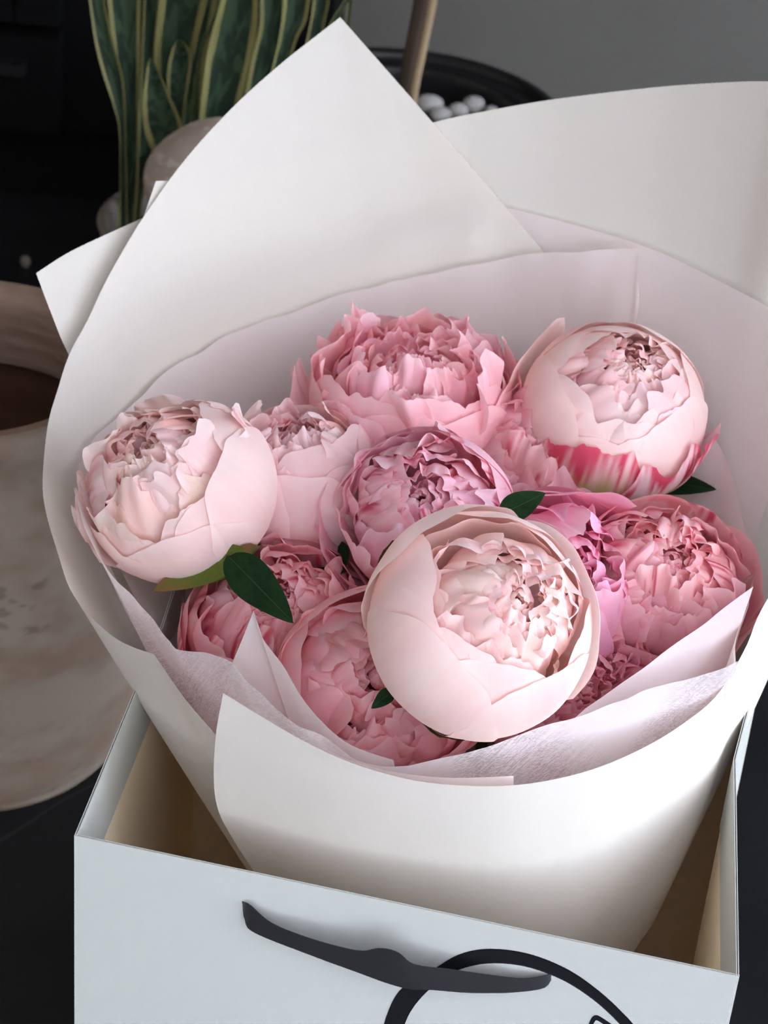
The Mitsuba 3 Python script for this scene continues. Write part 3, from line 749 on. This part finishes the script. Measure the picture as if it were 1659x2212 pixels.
# top centre
fr = frame(885, 850, z=.412, axis=(.02, .80, .6))
peony('peony_003', 'rose pink peony at the top centre with a ragged flat crown', fr, .058, ROSE, 4, [
    dict(ph=236, a1=108, hw=48, rho=1.0), dict(ph=300, a1=112, hw=46, rho=1.0), dict(ph=266, a1=116, hw=42, rho=.965), dict(ph=195, a1=108, hw=40, rho=.98), dict(ph=345, a1=108, hw=40, rho=.98),
    dict(ph=215, a1=120, hw=34, rho=.94, notch=.06), dict(ph=322, a1=118, hw=34, rho=.94, notch=.06), dict(ph=285, a1=124, hw=32, rho=.93, notch=.06), dict(ph=246, a1=124, hw=32, rho=.925, notch=.06),
    dict(ph=30, a1=108, hw=34, rho=.97, notch=.12, round_=.2), dict(ph=70, a1=108, hw=34, rho=.99, notch=.12, round_=.2), dict(ph=110, a1=108, hw=34, rho=.99, notch=.12, round_=.2), dict(ph=150, a1=108, hw=34, rho=.97, notch=.12, round_=.2),
    dict(ph=176, a1=100, hw=18, rho=1.02, curl=.14, notch=.16, round_=.15), dict(ph=2, a1=108, hw=15, rho=1.02, curl=.08, notch=.14, round_=.15), dict(ph=16, a1=116, hw=13, rho=1.0, curl=.08, notch=.14, round_=.15), dict(ph=340, a1=96, hw=18, rho=1.04, curl=.06, notch=.1), dict(ph=130, a1=118, hw=20, rho=.98, curl=.05, notch=.16, round_=.2)],
    UPRIGHT, q=.88, sep_ph=250, streak=0)
# top right
fr = frame(1325, 888, z=.418, axis=(.20, .62, .75))
peony('peony_004', 'pale round half-open peony at the top right with crimson and green outer petals', fr, .052, PALE, 5, [
    dict(ph=262, a1=122, hw=42, rho=1.0), dict(ph=200, a1=134, hw=50, rho=1.0), dict(ph=318, a1=138, hw=46, rho=1.0), dict(ph=290, a1=128, hw=40, rho=.98), dict(ph=230, a1=132, hw=44, rho=.98, streak=.15), dict(ph=10, a1=138, hw=46, rho=.985),
    dict(ph=62, a1=140, hw=50, rho=1.0), dict(ph=115, a1=136, hw=50, rho=1.0), dict(ph=150, a1=142, hw=40, rho=.97), dict(ph=146, a1=122, hw=28, rho=1.09, curl=.08, notch=.06, round_=.22),
    dict(ph=345, a1=146, hw=42, rho=.955), dict(ph=90, a1=148, hw=44, rho=.95), dict(ph=35, a1=150, hw=40, rho=.94), dict(ph=275, a1=138, hw=40, rho=.945), dict(ph=135, a1=152, hw=38, rho=.93), dict(ph=215, a1=142, hw=42, rho=.945), dict(ph=310, a1=146, hw=38, rho=.93),
    dict(ph=258, a1=117, hw=31, rho=1.045, notch=.17, round_=.16, tipc=.20, green=.88, col=(.94, .74, .72), pale=0, label='crimson and green outer petal'), dict(ph=304, a1=108, hw=30, rho=1.06, notch=.2, round_=.16, streak=.35, tipc=.16, green=.78, curl=.03, col=(.95, .78, .80), pale=0, label='crimson and green outer petal'),
    dict(ph=338, a1=106, hw=24, rho=1.05, notch=.18, round_=.2, streak=.3, tipc=.12, green=.7, curl=.10, col=(.94, .74, .76), label='crimson and green outer petal'), dict(ph=228, a1=100, hw=18, rho=1.035, notch=.18, tipc=.2, green=.5, col=(.94, .74, .74), label='crimson and green outer petal')],
    BALL, q=.9, sep_ph=250, coff=(.06, .05), cs=.92, inner=(.96, .77, .72))
# centre
fr = frame(918, 1128, z=.40, axis=(-.08, .42, .9))
peony('peony_005', 'mauve pink peony in the middle of the bouquet, behind the largest one', fr, .049, MAUVE, 6, [
    dict(ph=130, a1=128, hw=44, rho=1.0), dict(ph=55, a1=128, hw=44, rho=1.0), dict(ph=15, a1=126, hw=42, rho=.98), dict(ph=170, a1=108, hw=34, rho=1.04, curl=.1), dict(ph=205, a1=104, hw=34, rho=1.05, curl=.12),
    dict(ph=235, a1=106, hw=34, rho=1.03, curl=.1), dict(ph=95, a1=112, hw=34, rho=1.05, streak=.3), dict(ph=270, a1=110, hw=44, rho=1.0), dict(ph=320, a1=112, hw=44, rho=1.0)], LAYERS, q=.9, streak=.35)
# between the two top ones
fr = frame(1165, 1005, z=.386, axis=(.1, .5, .8))
peony('peony_006', 'rose peony mostly hidden between the top centre and top right peonies', fr, .046, (.95, .61, .63), 7, ring(7, 118, 46, 1.0, 30, 5), LAYERS, q=.95, streak=.3)
# magenta one behind the big one
fr = frame(1178, 1300, z=.37, axis=(.38, .34, .85))
peony('peony_007', 'bright magenta-pink peony peeping out behind the right side of the largest peony', fr, .060, (.93, .50, .65), 8, [
    dict(ph=68, a1=118, hw=34, rho=1.03), dict(ph=30, a1=116, hw=40, rho=1.0), dict(ph=350, a1=114, hw=40, rho=1.0), dict(ph=100, a1=122, hw=44, rho=.98), dict(ph=310, a1=110, hw=44, rho=1.0), dict(ph=180, a1=110, hw=46, rho=1.0), dict(ph=240, a1=110, hw=46, rho=1.0)], LAYERS, q=.9, streak=.4)
# right
fr = frame(1424, 1262, z=.378, axis=(.22, .42, .86))
peony('peony_008', 'pink peony at the far right, streaked with crimson, below the top right one', fr, .0475, (.95, .58, .60), 9, [
    dict(ph=150, a1=118, hw=48, rho=1.0), dict(ph=205, a1=124, hw=46, rho=.99), dict(ph=255, a1=104, hw=40, rho=1.0, streak=.55), dict(ph=300, a1=98, hw=42, rho=1.03, streak=.4), dict(ph=335, a1=104, hw=36, rho=1.06, streak=.3, curl=.1),
    dict(ph=15, a1=108, hw=36, rho=1.04, curl=.1), dict(ph=60, a1=120, hw=44, rho=1.0, streak=.4), dict(ph=105, a1=118, hw=44, rho=1.0)], LAYERS, q=.92, streak=.3)
# lower left
fr = frame(610, 1372, z=.345, axis=(-.05, .55, .8))
peony('peony_009', 'salmon pink peony under the dark leaf on the lower left, streaked at its left edge', fr, .053, SALMON, 10, [
    dict(ph=190, a1=108, hw=40, rho=1.04, streak=.9), dict(ph=160, a1=116, hw=44, rho=1.0, streak=.3), dict(ph=120, a1=124, hw=44, rho=1.0), dict(ph=75, a1=128, hw=44, rho=1.0), dict(ph=30, a1=120, hw=44, rho=1.0), dict(ph=230, a1=112, hw=46, rho=1.0), dict(ph=275, a1=112, hw=46, rho=1.0), dict(ph=320, a1=112, hw=46, rho=1.0)], LAYERS, q=.9, streak=.5)
# lower centre
fr = frame(818, 1492, z=.352, axis=(.02, .20, .95))
peony('peony_010', 'salmon pink open peony at the lower centre, tucked under the largest one', fr, .0535, SALMON, 11, [
    dict(ph=175, a1=132, hw=46, rho=1.0), dict(ph=120, a1=122, hw=48, rho=1.0), dict(ph=75, a1=120, hw=46, rho=1.0), dict(ph=220, a1=122, hw=46, rho=.99), dict(ph=262, a1=116, hw=46, rho=1.0), dict(ph=300, a1=114, hw=46, rho=1.0), dict(ph=20, a1=116, hw=46, rho=1.0), dict(ph=245, a1=126, hw=40, rho=.95)], LAYERS, q=.85)
# lower right
fr = frame(1225, 1492, z=.345, axis=(.5, .1, .85))
peony('peony_011', 'pink peony at the lower right behind the front tissue, seen from the side', fr, .046, (.95, .54, .58), 12, ring(7, 112, 44, 1.0, 20, 8, curl=.03) + [
    dict(ph=22, a1=100, hw=20, rho=1.12, curl=.12, notch=.1, round_=.2), dict(ph=350, a1=100, hw=18, rho=1.16, curl=.16, notch=.1, round_=.3), dict(ph=325, a1=96, hw=20, rho=1.10, curl=.14, notch=.1, round_=.2)], UPRIGHT, q=.9, streak=.4)


# ------------------------------------------------------------------ leaves
def leaf(base, tip, width, up, fold=.25, droop=0.0, n=26, k=11):
    base, tip = np.asarray(base), np.asarray(tip)
    d = tip - base
    L = np.linalg.norm(d)
    s = np.cross(unit(d), up)
    s = unit(s)
    nrm = np.cross(s, unit(d))
    t = np.linspace(0, 1, n)[:, None]
    u = np.linspace(-1, 1, k)[None]
    w = width * np.sin(np.pi * t ** .8) ** .75 * (1 - .25 * t)
    off = fold * np.abs(u) * w - droop * L * t * t + .02 * L * np.sin(t * 9 + u * 2) * np.abs(u) * .5
    P = base + d * t[..., None] + s * (u * w)[..., None] + nrm * off[..., None]
    uv = np.stack([np.broadcast_to((u + 1) / 2, (n, k)), np.broadcast_to(t, (n, k))], -1).reshape(-1, 2)
    return (P.reshape(-1, 3), grid_faces(n, k)), uv


def put_leaf(key, b, t, width, label, up=None, **kw):
    base, tip = (aty(*b) if True else 0), aty(*t)
    up = unit(EYE - (base + tip) / 2) if up is None else unit(up)
    m, uv = leaf(base, tip, width, up, **kw)
    add(key, m, 'mat_peony_leaf', smooth=True, uv=uv, label=label)


put_leaf('peony_001__leaf', (492, 1200, .935), (634, 1345, .878), .0115, 'broad dark green leaf', fold=.2)
put_leaf('peony_004__leaf', (1400, 1035, 1.10), (1548, 1057, 1.07), .0075, 'dark green leaf with a curled tip', fold=.5)
put_leaf('peony_006__leaf', (1080, 1112, .965), (1178, 1065, .965), .008, 'dark green leaf')
put_leaf('peony_010__leaf', (850, 1490, .868), (802, 1531, .852), .0042, 'dark green leaf tip')
put_leaf('peony_005__leaf', (745, 1235, .97), (690, 1180, 1.02), .012, 'dark green leaf')

# the long green sepals under the leftmost peony
for key, b, t_, w in (('peony_001', (530, 1186, .955), (330, 1276, .95), .0095), ('peony_001', (510, 1196, .96), (410, 1262, .955), .008), ('peony_003', (860, 1012, 1.075), (752, 948, 1.085), .008),
                      ('peony_004', (1330, 1085, 1.06), (1228, 1030, 1.07), .008), ('peony_004', (1320, 1086, 1.06), (1440, 1048, 1.06), .008)):
    bb, tt_ = aty(*b), aty(*t_)
    m, uv = leaf(bb, tt_, w, unit(EYE - bb), fold=.3)
    k = np.clip((uv[:, 1] - .55) / .4, 0, 1)[:, None] * np.clip(np.abs(uv[:, :1] - .5) * 3, .2, 1) * .6
    add(key + '__sepal', m, 'mat_sepal', smooth=True, color=np.array([.12, .15, .03]) * (1 - k) + np.array([.30, .07, .07]) * k, label='green sepal')
